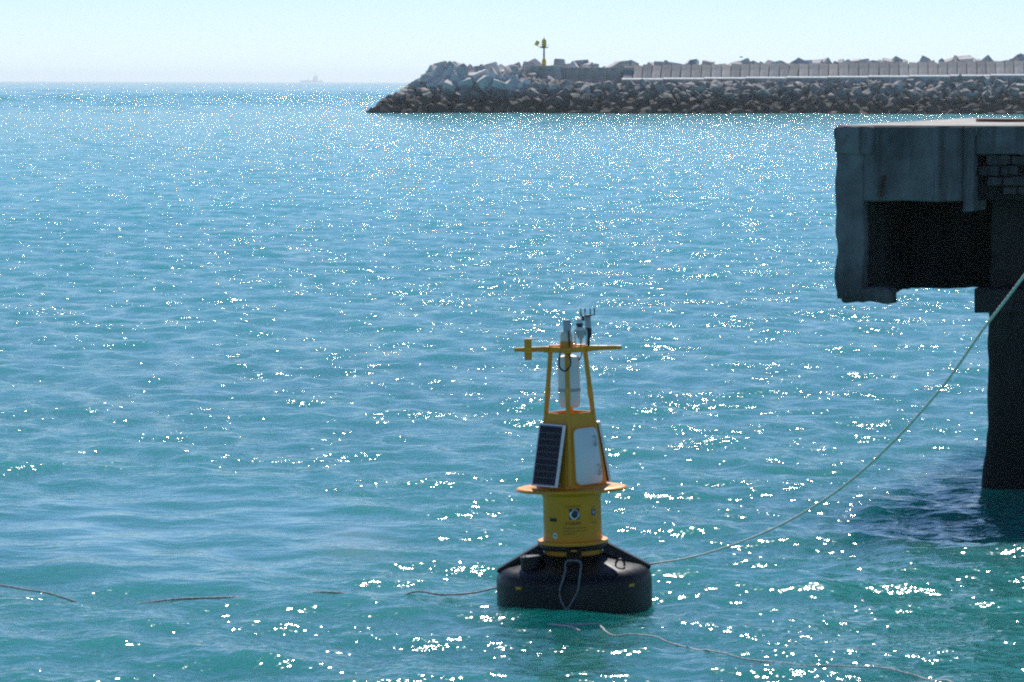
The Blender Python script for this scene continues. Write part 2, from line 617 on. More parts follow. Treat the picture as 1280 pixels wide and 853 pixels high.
rock_me = []
for k in range(14):
    pts = []
    for _ in range(16):
        v = Vector((random.gauss(0, 1), random.gauss(0, 1), random.gauss(0, 1))).normalized()
        v = Vector((v.x * 0.62, v.y * 0.5, v.z * 0.42)) * random.uniform(0.85, 1.12)
        pts.append(v)
    rock_me.append(hull_mesh('boulder', pts, M_rock))
block_me = []
for k in range(8):
    pts = []
    sx, sy, sz = random.uniform(.45, .7), random.uniform(.36, .5), random.uniform(.3, .44)
    for a in (-1, 1):
        for b_ in (-1, 1):
            for c in (-1, 1):
                for q in ((.84, 1, 1), (1, .84, 1), (1, 1, .84)):
                    pts.append((a * sx * q[0] * random.uniform(.97, 1.03), b_ * sy * q[1], c * sz * q[2]))
    block_me.append(hull_mesh('armour_block', pts, M_block))


def rot_rand():
    return Matrix.Rotation(R(random.gauss(24, 10)), 4, 'X') @ Matrix.Rotation(random.uniform(0, 6.28), 4, 'Z') @ Matrix.Rotation(random.gauss(0, .4), 4, 'X') @ Matrix.Rotation(random.gauss(0, .4), 4, 'Y')


spots = []
x = -27.5
while x < 150:
    tmax = 13.5 if x > 3 else 15.0
    t = 0.1
    while t < tmax:
        xx, tt = x + random.uniform(-.55, .55), t + random.uniform(-.45, .45)
        z = mound(xx, tt)
        if z > -0.55 and not (xx > 4 and tt > 11.2):
            s = random.choice([0.8, 1.0, 1.2, 1.5, 1.9, 2.5]) * random.uniform(.85, 1.2)
            spots.append((s, xx, tt, z))
        t += 0.92
    x += 1.12
spots = [s for s in spots if not (s[1] < 2 and s[3] > 5.6)]
spots.sort(key=lambda s: -(s[0] if -28 < s[1] < 112 else 0))
big, rest = spots[:300], spots[300:]
for s, x, t, z in big:
    M = Matrix.Translation((x, toe_y(x) + t, z + random.uniform(-.25, .2))) @ rot_rand() @ Matrix.Scale(s, 4)
    wlink('boulder', random.choice(rock_me), None, M)
vv, ff = [], []
for s, x, t, z in rest:
    M = Matrix.Translation((x - 20, toe_y(x) + t - 700, z + random.uniform(-.25, .2))) @ rot_rand() @ Matrix.Scale(s, 4)
    src = random.choice(rock_me)
    o0 = len(vv)
    vv += [M @ v.co for v in src.vertices]
    ff += [[i + o0 for i in p.vertices] for p in src.polygons]
me_r = bpy.data.meshes.new('boulder_rubble')
me_r.from_pydata([tuple(v) for v in vv], [], ff)
tag(link('boulder_rubble', me_r, M_rock, bw), kind='stuff')

# pale concrete armour blocks heaped on the head
for k in range(120):
    x = random.uniform(-19.5, 2.5)
    t = random.uniform(8.0, 17)
    z = mound(x, t)
    lim = crest(x)
    if z < 4.6: continue
    s = random.uniform(1.7, 3.1) if x > -15 else random.uniform(1.2, 2.0)
    M = Matrix.Translation((x, toe_y(x) + t, min(z, lim) - 0.15 + random.uniform(-.5, .35))) @ rot_rand() @ Matrix.Scale(s, 4)
    wlink('armour_block', random.choice(block_me), None, M)
# armour blocks on the sea side, showing over the parapet
x = 3.0
while x < 140:
    s = random.choice([.9, 1.2, 1.5, 1.9, 2.3]) * random.uniform(.85, 1.15)
    top = 9.2 + max(0, x - 21) * 0.016
    M = Matrix.Translation((x, toe_y(x) + 20.5 + random.uniform(-1, 2.0), top - 0.45 + random.uniform(-.45, .45))) @ rot_rand() @ Matrix.Scale(s, 4)
    wlink('armour_block', random.choice(block_me), None, M)
    x += random.uniform(0.9, 1.9)

# parapet: upright panels on a long footing ledge
def bw_box(name, mat, x0, x1, t0, t1, z0, z1, lean=0.0, bevel=0.03, slope_=0.0):
    xm = (x0 + x1) / 2
    ang = math.atan(0.10)
    M = Matrix.Translation((xm, toe_y(xm) + (t0 + t1) / 2, (z0 + z1) / 2)) @ Matrix.Rotation(ang, 4, 'Z') @ Matrix.Rotation(-slope_, 4, 'X') @ Matrix.Rotation(lean, 4, 'Y')
    bm = box((0, 0, 0), (x1 - x0, t1 - t0, z1 - z0), bevel=bevel)
    me_ = bpy.data.meshes.new(name); bm.to_mesh(me_); bm.free()
    return wlink(name, me_, mat, M)


M_gap_shade = plain('gap_shade_dark', (0.07, 0.07, 0.068), 0.9, var=0.2, scale=0.5, bmp=0)  # dark colour giving the shade in the panel gaps
M_ledge_sun = plain('ledge_sun_white', (0.9, 0.9, 0.88), 0.7, var=0.05, scale=0.5, bmp=0)  # white standing in for sunlight along the ledge edge
x = 21.4
while x < 165:
    w = random.uniform(1.8, 2.05)
    zt = 9.0 + (x - 21) * 0.015
    zb = 6.4 + (x - 21) * 0.0135
    bw_box('gap_shade_slab', M_gap_shade, x, x + w, 15.0, 15.3, (zt + zb) / 2 - 2.3, (zt + zb) / 2 + 1.9, slope_=R(56), bevel=0)  # dark slab added behind the panels so the gaps read as shade
    L = (zt - zb) / math.cos(R(56))         # the slabs lean back 56 degrees, so the high sun rakes over them
    tm, zm, dt = 12.7 + L / 2 * math.sin(R(56)), (zt + zb) / 2, random.uniform(-.08, .08)
    bw_box('wall_panel', M_panel, x + 0.09, x + w - 0.09, tm - .25 + dt, tm + .25 + dt, zm - L / 2, zm + L / 2, lean=R(9) + random.gauss(0, .02), slope_=R(56 + random.gauss(0, 1.5)))
    x += w
x = 21.0
while x < 165:
    zb = 6.4 + (x + 4 - 21) * 0.0135
    bw_box('footing_ledge', M_panel, x, x + 7.98, 11.0, 13.6, zb - 2.8, zb, bevel=0.06)
    bw_box('ledge_sun_strip', M_ledge_sun, x, x + 7.98, 11.0, 11.2, zb - 0.18, zb + 0.34, bevel=0.03, slope_=R(60))  # added sloped white strip: the ledge's sunlit line put into colour
    x += 8
# the older, lower stretch of wall next to the head, set further back
x = 2.6
while x < 21.2:
    w = random.uniform(2.4, 2.8)
    bw_box('wall_panel', M_panel, x + 0.03, x + w - 0.03, 15.0, 15.8, 3.5, 8.75 + random.uniform(-.06, .06), lean=random.gauss(0, .006))
    x += w
bw_box('wall_plinth', M_panel, 2.2, 9.4, 14.2, 15.9, 3.2, 9.1, bevel=0.08)

# ------------------------------------------------------------------ beacon on the breakwater
bc = empty('harbour_beacon', (6.05, 696.0, 9.1), 'slim yellow and black light beacon standing on the end of the breakwater', 'beacon')
obj('plinth', lathe([(0.42, 0), (0.42, 0.9), (0.3, 1.25), (0.14, 1.4)], 16), M_beacon, bc, 40)
obj('pole', lathe([(0.17, 1.4), (0.15, 3.4)], 12), M_pole, bc, 40)
pf = obj('platform', lathe([(0.2, 3.35), (0.85, 3.45), (0.85, 3.55), (0.2, 3.58)], 20), M_pole, bc, 40)
for k in range(6):
    a = k * math.pi / 3
    obj('rail_post', tube([(0.8 * math.cos(a), 0.8 * math.sin(a), 3.5), (0.8 * math.cos(a), 0.8 * math.sin(a), 4.05)], 0.025, 6), M_pole, pf)
obj('rail', tube([(0.8 * math.cos(a), 0.8 * math.sin(a), 4.05) for a in np.linspace(0, 6.283, 21)[:-1]], 0.025, 6, closed=True), M_pole, pf)
obj('lantern', lathe([(0.38, 3.58), (0.38, 4.2), (0.46, 4.3), (0.46, 4.75), (0.36, 5.0), (0.1, 5.15), (0.06, 5.5), (0, 5.5)], 16), M_beacon, bc, 40)
obj('bracket', tube(smooth_path([(-0.2, 0, 3.65), (-0.8, 0, 3.6), (-1.25, 0, 3.75), (-1.4, 0, 4.1)], .1), 0.05, 6), M_beacon, bc)
obj('panel', box((-1.35, 0, 4.3), (0.75, 0.06, 0.95), Matrix.Rotation(0.5, 3, 'Y'), 0.01), M_beacon, bc)

# ------------------------------------------------------------------ far ship
SY = 21000.0
sh = empty('cargo_ship', (-1176, SY, 0), 'distant ship almost lost in the haze on the horizon', 'ship')
bm = prism([(-52, 3), (-57, 9), (-42, 8), (40, 8), (46, 11), (52, 11), (48, 0), (-50, 0)], -8, 8, lambda u, v, d: Vector((u, d, v)))
obj('ship_hull', bm, M_ship, sh)
bm = box((18, 0, 16), (22, 14, 16), bevel=.4); add_box(bm, (18, 0, 26), (14, 16, 5), bevel=.3)
obj('superstructure', bm, M_ship, sh)
obj('mast', tube([(18, 0, 28), (18, 0, 42)], 1.4, 8), M_ship, sh)
obj('funnel', box((27, 0, 27), (5, 5, 9), bevel=.5), M_ship, sh)
obj('deck_crane', box((-15, 0, 12), (5, 5, 10), bevel=.4), M_ship, sh)
obj('deck_crane', box((-34, 0, 10), (5, 5, 6), bevel=.4), M_ship, sh)

sh.scale = (1.25, 1.25, 1.25)

# ------------------------------------------------------------------ gull
gl = empty('gull', (34.3, 540, 9.75), 'small dark gull flying over the breakwater wall', 'bird')
bm = lathe([(0, -.28), (.05, -.2), (.085, 0), (.06, .18), (.03, .27), (0, .3)], 10, M=Matrix.Rotation(R(90), 4, 'Y'))
obj('body', bm, M_bird, gl, 60)
for s in (-1, 1):
    prof = [(-.10, 0.0), (.10, 0.0), (.12, .3), (.04, .62), (-.02, .62), (-.08, .3)]
    bm = prism(prof, -.012, .012, lambda u, v, d, s=s: Vector((u, s * v * 0.75, d + 0.02 + (0.28 * v - 0.25 * v * v))))
    obj('wing', bm, M_bird, gl)

# ------------------------------------------------------------------ concrete pier
PX0, PY0 = 4.68, 51.5
E_ = Vector((0.47, 1.59, 0))        # direction in which the end of the pier runs back
pier = empty('pier', (PX0, PY0, 0), 'massive dark weathered concrete pier end standing on piles', 'pier')


def pt(u, d, z):
    """u metres along the front face, d metres back along the end wall"""
    return Vector((u, 0, z)) + E_ * d


def slab(u0, u1, d0, d1, z0, z1, bev=0.0):
    return prism([(u0, d0), (u1, d0), (u1, d1), (u0, d1)], z0, z1, lambda a, b, c: pt(a, b, c), bevel=bev)


TOP = 5.34
obj('deck', rough(slab(0.0, 11, 0.03, 7, TOP - 0.35, TOP), 0.35, 0.02, 1.2, 1, keep_top=TOP), M_concdeck, pier)
# end wall: front edge worn and lumpy, bulging at the top
bm = slab(-0.02, 0.36, -0.02, 6.8, 2.84, TOP - 0.36, 0.03)
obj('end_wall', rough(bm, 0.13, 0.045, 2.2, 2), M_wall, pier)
obj('recess_shade_slab', rough(slab(0.34, 0.44, 0.25, 2.2, 2.82, 4.6), 0.16, 0.02, 2.0, 15), M_pile_shade, pier)  # thin dark slab added over the end wall to deepen recess shade
obj('end_cap', rough(slab(-0.05, 0.5, -0.06, 6.9, TOP - 0.42, TOP - 0.006, 0.05), 0.12, 0.03, 2.5, 3, keep_top=TOP), M_conc, pier)
obj('fascia_beam', rough(slab(0.34, 1.80, 0.0, 0.55, 4.25, TOP - 0.012, 0.03), 0.14, 0.016, 2.0, 4, keep_top=TOP), M_conc, pier)
obj('rib', rough(slab(1.80, 1.96, -0.05, 0.6, 4.1, TOP - 0.02, 0.03), 0.1, 0.02, 3.0, 5, keep_top=TOP), M_conc, pier)
obj('fascia_beam', rough(slab(1.96, 9, 0.02, 0.6, 4.93, TOP - 0.014, 0.02), 0.16, 0.03, 2.2, 6, keep_top=TOP), M_conc, pier)
obj('backing_wall', rough(slab(1.96, 9, 0.16, 0.6, 4.28, 4.93), 0.25, 0.02, 2, 7), M_pile_shade, pier)
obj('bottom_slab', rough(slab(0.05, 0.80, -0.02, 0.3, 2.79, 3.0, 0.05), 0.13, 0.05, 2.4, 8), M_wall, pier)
obj('recess_wall', rough(slab(0.3, 9, 2.1, 2.6, 2.83, TOP - 0.4), 0.2, 0.05, 1.6, 9), M_pile_shade, pier)
obj('cross_beam', rough(slab(2.05, 2.75, 0.62, 2.2, 2.9, 4.3), 0.2, 0.03, 2, 10), M_pile_shade, pier)
# exposed block courses where the facing has spalled away
zc = 4.34
row = 0
while zc < 4.88:
    h = random.uniform(0.125, 0.16)
    u = 1.99 + (0.12 if row % 2 else 0)
    while u < 6.0:
        w = random.uniform(0.2, 0.36)
        if random.random() < 0.82:
            bm = slab(u + .008, u + w - .012, 0.055 + random.uniform(-.02, .06), 0.165, zc + .008, zc + h - .01, 0.012)
            rough(bm, 0.09, 0.02, 6, 20 + row)
            obj('concrete_block', bm, M_brick, pier)
        u += w
    zc += h
    row += 1
obj('pile_cap', rough(slab(1.9, 9, 0.3, 3.2, 2.62, 2.97, 0.02), 0.2, 0.02, 2, 11), M_pile_shade, pier)
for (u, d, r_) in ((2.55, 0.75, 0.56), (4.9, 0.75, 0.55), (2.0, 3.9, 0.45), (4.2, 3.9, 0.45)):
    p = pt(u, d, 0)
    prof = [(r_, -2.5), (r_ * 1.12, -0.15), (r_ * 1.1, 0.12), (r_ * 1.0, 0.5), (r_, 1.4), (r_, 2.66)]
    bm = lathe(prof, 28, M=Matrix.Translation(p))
    obj('pile', rough(bm, 0.3, 0.03, 1.8, 12), M_pile_shade, pier, 50)
obj('rebar', tube(smooth_path([(.62, -.03, 4.32), (.63, -.05, 4.45), (.66, -.02, 4.62)], .03), 0.022, 6), plain('rusty_steel', (0.10, 0.035, 0.015), .9, var=.3, scale=9), pier)
# planks left on the deck
bm = rough(box((0, 0, 0), (3.4, 0.24, 0.05)), 0.3, 0.006, 3, 31)
pl = obj('plank', bm, M_wood)
pl.location = (8.95, 56.2, TOP + 0.03); pl.rotation_euler = (0, 0, 0.1)
tag(pl, 'long reddish brown plank lying on the pier deck', 'plank')
bm = rough(box((0, 0, 0), (1.2, 0.5, 0.14), bevel=.02), 0.3, 0.01, 3, 32)
pl = obj('timber_baulk', bm, M_wood)
pl.location = (9.2, 60.1, TOP + 0.075); pl.rotation_euler = (0, 0, 0.3)
tag(pl, 'short thick timber baulk behind the plank on the pier deck', 'timber')

# ------------------------------------------------------------------ the buoy
BX, BY = 0.726, 40.75
by = empty('data_buoy', (BX, BY, 0.03), 'yellow instrument buoy with solar panels on a wide black round float', 'buoy')
by.rotation_euler = (R(0.0), R(-1.8), 0)

hull = obj('float_hull', lathe([(0, -.55), (.62, -.55), (.84, -.36), (.885, -.18), (.89, 0), (.89, .24), (.884, .29), (.866, .338), (.83, .376), (.77, .405), (.60, .452), (.46, .50), (.40, .53), (.37, .545), (0, .545)], 96), M_black, by, 50)
for sx in (-1, 1):
    x_ = sx * 0.64
    a = math.atan2(-math.sqrt(.89 ** 2 - x_ ** 2), x_)
    M = Matrix.Rotation(a, 3, 'Z')
    obj('hull_mark', box((.888 * math.cos(a), .888 * math.sin(a), 0.24), (0.012, 0.085, 0.032), M, 0.003), M_yellow, hull)
# fins (hollow moulded gussets) running out from the collar to the rim
for a in (0, 90, 180, 270):
    Mz = Matrix.Rotation(R(a), 3, 'Z')
    hw_ = 0.085
    bm = prism([(.34, .42), (.87, .345), (.885, .372), (.86, .395), (.40, .655), (.34, .655)], -hw_, hw_, lambda u, v, d: Mz @ Vector((u, d, v)), bevel=0.012)
    obj('fin', bm, M_black, by, 30)
obj('fin_lug', box((0.0, -0.44, 0.60), (.07, .05, .065), bevel=.006), M_yellow, by)
obj('collar', lathe([(.345, .607), (.392, .607), (.398, .615), (.398, .655), (.392, .664), (.345, .664)], 72), M_black, by, 40)
obj('base_flange', lathe([(.30, .666), (.40, .666), (.405, .672), (.405, .695), (.398, .704), (.345, .712), (.335, .74), (.30, .74)], 72), M_yellow, by, 40)
body = obj('tower_drum', lathe([(.30, .50), (.332, .50), (.332, 1.19), (.345, 1.225), (.40, 1.252), (.41, 1.262), (.30, 1.262)], 72), M_yellow, by, 40)
obj('guard_ring', lathe([(.30, 1.264), (.60, 1.268), (.628, 1.274), (.636, 1.288), (.628, 1.302), (.60, 1.308), (.42, 1.318), (.405, 1.335), (.30, 1.335)], 96, M=Matrix.Diagonal((1, .78, 1, 1))), M_yellow, by, 50)
# round battery hatch on the deck
hat = obj('deck_hatch', lathe([(.13, .40), (.13, .53), (.14, .532), (.14, .556), (.132, .562), (0, .562)], 32, M=Matrix.Translation((-.475, -.33, 0))), M_black, by, 40)
for k in range(8):
    a = k * math.pi / 4
    obj('bolt', lathe([(.009, .56), (.009, .572), (0, .572)], 6, M=Matrix.Translation((-.475 + .112 * math.cos(a), -.33 + .112 * math.sin(a), 0))), M_dark, hat)
obj('lifting_eye', tube([(.52 + .05 * math.cos(t), -.42, .45 + .06 * math.sin(t)) for t in np.linspace(-.3, 3.44, 14)], .013, 8), M_black, by, 60)

# four-sided tower, one corner to the front
RZ = R(-4)


def corner(k, z):
    """corner k (0 left, 1 front, 2 right, 3 back) of the tower at height z"""
    if z < 2.17: h = .415 + (.295 - .415) * (z - 1.32) / (2.165 - 1.32)
    else: h = .295 + (.228 - .295) * (z - 2.165) / (2.86 - 2.165)
    a = R(180 + 90 * k) + RZ
    return Vector((h * math.cos(a), h * math.sin(a), z))


bm = bmesh.new()
lv = []
for z in (1.32, 1.40, 2.13, 2.165):
    ring = []
    for k in range(4):
        c = corner(k, z); n = corner((k + 1) % 4, z); p = corner(k - 1, z)
        sh_ = 1.0 if z < 2.15 else 0.985
        for o_ in (p, n):
            ring.append(bm.verts.new((c + (o_ - c).normalized() * 0.055) * 1.0 if sh_ == 1 else ((c + (o_ - c).normalized() * 0.06) * Vector((1, 1, 1)))))
    lv.append(ring)
for A, B in zip(lv[:-1], lv[1:]):
    for k in range(8): bm.faces.new((A[k], A[(k + 1) % 8], B[(k + 1) % 8], B[k]))
bm.faces.new(lv[0][::-1])
inn = []                                   # open at the top: rim, inner walls, floor
for z, f_ in ((2.165, .93), (1.80, .93)):
    inn.append([bm.verts.new((v.co.x * f_, v.co.y * f_, z)) for v in lv[-1]])
for A, B in zip([lv[-1], inn[0]], inn):
    for k in range(8): bm.faces.new((A[k], A[(k + 1) % 8], B[(k + 1) % 8], B[k]))
bm.faces.new(inn[-1])
tower = obj('tower_body', bm, M_yellow, by)
for k in range(4):
    pts = [corner(k, 2.13), corner(k, 2.5), corner(k, 2.86)]
    pts = [p - Vector((p.x, p.y, 0)).normalized() * 0.03 for p in pts]
    bm = bmesh.new()
    for a_, b_ in zip(pts[:-1], pts[1:]):
        d = b_ - a_
        q = d.to_track_quat('Z', 'Y').to_matrix() @ Matrix.Rotation(R(45) + RZ, 3, 'Z')
        add_box(bm, (a_ + b_) / 2, (0.042, 0.042, d.length + .004), q, 0.006)
    po = obj('post', bm, M_yellow, by)
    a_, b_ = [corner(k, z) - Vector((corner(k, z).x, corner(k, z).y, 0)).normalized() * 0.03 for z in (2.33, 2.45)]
    obj('orange_band', box((a_ + b_) / 2, (0.046, 0.046, (b_ - a_).length), q, 0.002), M_orange, po)
    # corner moulding down the tower
    pts = [corner(k, 1.34) * 1.0, corner(k, 2.15)]
    pts = [p - Vector((p.x, p.y, 0)).normalized() * 0.035 for p in pts]
    d = pts[1] - pts[0]
    q = d.to_track_quat('Z', 'Y').to_matrix() @ Matrix.Rotation(R(45) + RZ, 3, 'Z')
    obj('corner_moulding', box((pts[0] + pts[1]) / 2, (0.05, 0.05, d.length), q, 0.012), M_yellow, by)
# top frame
for k in range(4):
    a_, b_ = corner(k, 2.885), corner((k + 1) % 4, 2.885)
    d = b_ - a_
    fb = obj('frame_bar', box((a_ + b_) / 2, (d.length * 0.93, 0.035, 0.062), Matrix.Rotation(math.atan2(d.y, d.x), 3, 'Z'), 0.006), M_yellow, by)
    if k < 2:
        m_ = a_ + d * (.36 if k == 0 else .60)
        obj('orange_band', box(m_, (d.length * .42, 0.039, 0.066), Matrix.Rotation(math.atan2(d.y, d.x), 3, 'Z'), 0.002), M_orange, fb)  # brighter orange piece along part of the frame bar
    c = corner(k, 2.885)
    obj('frame_corner', box(c * 1.0, (0.075, 0.075, 0.07), Matrix.Rotation(R(45) + RZ, 3, 'Z'), 0.008), M_yellow, by)
for k, L in ((0, .61), (2, .615)):
    c = corner(k, 2.89); d = Vector((c.x, c.y, 0)).normalized()
    s_ = Vector((-d.y, d.x, 0))
    bm = prism([(.20, -.033), (L, -.022), (L, .022), (.20, .033)], -.016, .016, lambda u, v, w: d * u + s_ * w + Vector((0, 0, 2.89 + v)), bevel=.005)
    obj('arm', bm, M_yellow, by)
# paddle on the left arm
pd = obj('paddle', prism([(-.042, 2.785), (-.03, 2.772), (.03, 2.772), (.042, 2.785), (.042, 3.02), (-.042, 3.02)], -.05, -.022, lambda u, v, d: Vector((-.452 + u, d, v)), bevel=.004), M_yellow, by)
obj('paddle_bar', box((-.39, -.034, 3.015), (.13, .016, .014), bevel=.003), M_greyp, pd)
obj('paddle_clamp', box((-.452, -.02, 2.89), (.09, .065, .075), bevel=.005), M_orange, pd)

# white radar reflector tube hanging in the cage
tb = obj('reflector_tube', lathe([(0, 2.215), (.10, 2.22), (.118, 2.235), (.124, 2.30), (.128, 2.76), (.12, 2.80), (.06, 2.815), (0, 2.815)], 40, M=Matrix.Translation((.005, .03, 0))), M_white, by, 40)
obj('tube_band', lathe([(.129, 2.40), (.131, 2.405), (.131, 2.43), (.129, 2.435)], 40, M=Matrix.Translation((.005, .03, 0)), close=False), M_greyp, tb, 40)
obj('hanger', box((.005, .03, 2.84), (.04, .04, .07), bevel=.004), M_yellow, tb)
# crossing bar that carries the instruments
a_, b_ = corner(0, 2.90), corner(2, 2.90)
obj('instrument_bar', box((a_ + b_) / 2 + Vector((0, 0, .012)), ((b_ - a_).length * .95, .05, .05), Matrix.Rotation(RZ, 3, 'Z'), .005), M_yellow, by)
# lantern
ln = obj('lantern', lathe([(.068, 2.93), (.07, 2.94), (.07, 3.05), (.06, 3.085), (.04, 3.1), (0, 3.1)], 28, M=Matrix.Translation((-.012, -.05, 0))), M_cream, by, 40)
obj('lantern_bracket', box((-.012, -.06, 2.945), (.15, .13, .07), bevel=.006), M_yellow, ln)
obj('lens', lathe([(.043, 3.098), (.046, 3.11), (.046, 3.20), (.036, 3.222), (0, 3.226)], 24, M=Matrix.Translation((.0, -.05, 0))), M_greyp, ln, 40)
obj('cable', tube(smooth_path([(.015, -.126, 3.10), (.018, -.132, 3.0), (.018, -.135, 2.9), (.02, -.24, 2.82), (.02, -.27, 2.72), (-.04, -.275, 2.655), (-.10, -.26, 2.70), (-.10, -.24, 2.80), (-.09, -.20, 2.86)], .02), .0095, 8), M_dark, by, 60)
# small radiation shield with a white hood
rs = obj('radiation_shield', lathe([(.012, 2.95), (.02, 3.0), (.038, 3.02), (.05, 3.055), (.055, 3.105), (.05, 3.11), (0, 3.11)], 24, M=Matrix.Translation((.150, -.06, 0))), M_greyp, by, 40)
obj('hood', tube(smooth_path([(.088, -.06, 2.925), (.083, -.06, 3.06), (.095, -.06, 3.115), (.15, -.06, 3.128), (.205, -.06, 3.115), (.217, -.06, 3.06), (.212, -.06, 2.925)], .02), .011, 8), M_white, rs, 60)
obj('hood_cap', lathe([(.066, 3.105), (.066, 3.12), (.05, 3.138), (0, 3.14)], 24, M=Matrix.Translation((.150, -.06, 0))), M_white, rs, 40)
obj('neck', lathe([(.036, 3.138), (.036, 3.165), (.042, 3.167), (.042, 3.18), (0, 3.182)], 20, M=Matrix.Translation((.142, -.06, 0))), M_dark, rs, 40)
obj('antenna_dome', lathe([(.034, 3.18), (.034, 3.20), (.028, 3.222), (.014, 3.234), (0, 3.236)], 20, M=Matrix.Translation((.142, -.06, 0))), M_white, rs, 40)
obj('cable', tube(smooth_path([(.15, -.06, 2.95), (.152, -.07, 2.9), (.16, -.07, 2.84), (.14, -.03, 2.78), (.11, -.02, 2.74)], .02), .007, 6), M_dark, rs, 60)
# ultrasonic anemometer
ax, ay = .238, -.02
an = obj('anemometer', lathe([(.032, 3.12), (.034, 3.125), (.034, 3.25), (.03, 3.255), (0, 3.256)], 24, M=Matrix.Translation((ax, ay, 0))), M_greyp, by, 40)
obj('lower_housing', lathe([(.012, 2.91), (.018, 2.93), (.018, 2.99), (.036, 3.03), (.04, 3.06), (.04, 3.12), (0, 3.122)], 24, M=Matrix.Translation((ax, ay, 0))), M_dark, an, 40)
obj('top_plate', lathe([(.05, 3.256), (.052, 3.262), (.045, 3.272), (0, 3.274)], 24, M=Matrix.Translation((ax, ay, 0))), M_dark, an, 40)
for k in range(4):
    a = R(20 + 90 * k)
    c_, s_ = math.cos(a), math.sin(a)
    pts = [(ax + r_ * c_, ay + r_ * s_, z) for r_, z in ((.03, 3.264), (.07, 3.264), (.082, 3.275), (.083, 3.33), (.078, 3.345))]
    obj('prong', tube(smooth_path(pts, .015), .0075, 6), M_dark, an, 60)
obj('junction_box', box((ax - .055, ay - .02, 3.235), (.035, .03, .06), bevel=.004), M_dark, an)

# solar panels, leaning out at the foot; cells are separate pieces
cell_me = bpy.data.meshes.new('cell')
_b = box((0, 0, 0), (.088, .0066, .0655)); _b.to_mesh(cell_me); _b.free(); cell_me.materials.append(M_cell)


def solar(k):
    mid = lambda z: (corner(k, z) + corner((k + 1) % 4, z)) / 2
    e = corner((k + 1) % 4, 1.5) - corner(k, 1.5)
    ang = math.atan2(e.y, e.x)
    nrm = Vector((e.y, -e.x, 0)).normalized()
    if nrm.dot(mid(1.5)) < 0: nrm = -nrm
    top = mid(2.045) + nrm * 0.045
    bot = mid(1.345) + nrm * 0.125
    c = (top + bot) / 2
    L = (top - bot).length
    x_ = Vector((math.cos(ang), math.sin(ang), 0))
    z_ = (top - bot).normalized()
    y_ = z_.cross(x_)                      # local -y faces out or in
    if y_.dot(nrm) > 0: x_ = -x_; y_ = z_.cross(x_)
    M = Matrix((x_, y_, z_)).transposed().to_4x4(); M.translation = c
    W = .42
    p = obj('solar_panel', box((0, 0, 0), (W - .03, .012, L - .03)), M_sheet, by)
    p.matrix_local = M
    for s in (-1, 1):
        obj('panel_frame', box((s * (W / 2 - .008), .004, 0), (.018, .036, L), bevel=.003), M_alu, p)
        obj('panel_frame', box((0, .004, s * (L / 2 - .008)), (W - .036, .034, .018), bevel=.003), M_alu, p)
        obj('panel_bracket', box((s * .13, .05, L / 2 - .03), (.03, .09, .05), bevel=.004), M_alu, p)
        obj('panel_bracket', box((s * .13, .07, -L / 2 + .05), (.03, .12, .03), bevel=.004), M_alu, p)
    for i in range(4):
        for j in range(9):
            o = link('cell', cell_me, None, p)
            o.location = ((i - 1.5) * .094, -.0065, (j - 4) * .0735)


solar(0)
solar(2)


# white hatch on the right-hand front face
def face_frame(k, zc_, off):
    a0, a1 = corner(k, 1.34), corner((k + 1) % 4, 1.34)
    b0, b1 = corner(k, 2.12), corner((k + 1) % 4, 2.12)
    x_ = (a1 - a0).normalized()
    z_ = ((b0 + b1) / 2 - (a0 + a1) / 2).normalized()
    y_ = z_.cross(x_)
    c = (a0 + a1) / 2 + ((b0 + b1) / 2 - (a0 + a1) / 2) * ((zc_ - 1.34) / .78)
    nrm = -y_ if y_.dot(c) < 0 else y_
    M = Matrix((x_, y_, z_)).transposed().to_4x4()
    M.translation = c + Vector((nrm.x, nrm.y, nrm.z)) * 0
    return M


def rrect(w0, w1, h, r, n=6):
    """rounded, slightly tapered rectangle (w0 at foot, w1 at head)"""
    pts = []
    for cx, cz, a0 in ((w0 / 2 - r, -h / 2 + r, -90), (w1 / 2 - r, h / 2 - r, 0), (-w1 / 2 + r, h / 2 - r, 90), (-w0 / 2 + r, -h / 2 + r, 180)):
        for k in range(n + 1):
            a = R(a0 + 90 * k / n)
            pts.append((cx + r * math.cos(a), cz + r * math.sin(a)))
    return pts


Mh = face_frame(1, 1.675, 0)
hd = obj('access_hatch', prism(rrect(.395, .34, .635, .06), -.04, .0, lambda u, v, d: Vector((u, d, v)), bevel=.008), M_white, by, 40)
hd.matrix_local = Mh
obj('hatch_seal', prism(rrect(.42, .365, .66, .07), -.018, .01, lambda u, v, d: Vector((u, d, v))), M_yellow, hd)
for z in (.16, -.17):
    x_ = .125 + (-.012 if z > 0 else .012)
    pts = [(x_ - .02, -.052, z + .045), (x_ + .005, -.056, z + .06), (x_ + .022, -.056, z + .035), (x_ + .012, -.056, z), (x_ - .012, -.056, z - .035), (x_ - .008, -.056, z - .058), (x_ + .02, -.056, z - .05), (x_ + .03, -.052, z - .02)]
    obj('hatch_latch', tube(smooth_path(pts, .012), .0055, 6), M_greyp, hd, 60)


# printed marks wrapped round the drum: x is the distance round from the side facing the camera
def wrap(me_, r=.3335):
    for v in me_.vertices:
        a = v.co.x / r - R(90)
        rr = r + v.co.y
        v.co = (rr * math.cos(a), rr * math.sin(a), v.co.z)
    return me_


def flat(name, polys, mat, parent, y=0.0):
    bm = bmesh.new()
    for poly in polys:
        bm.faces.new([bm.verts.new((u, y, v)) for u, v in poly])
    bmesh.ops.subdivide_edges(bm, edges=bm.edges[:], cuts=1, use_grid_fill=True)
    me_ = bpy.data.meshes.new(name); bm.to_mesh(me_); bm.free()
    wrap(me_)
    return link(name, me_, mat, parent)


def rect(x0, x1, z0, z1): return [(x0, z0), (x1, z0), (x1, z1), (x0, z1)]


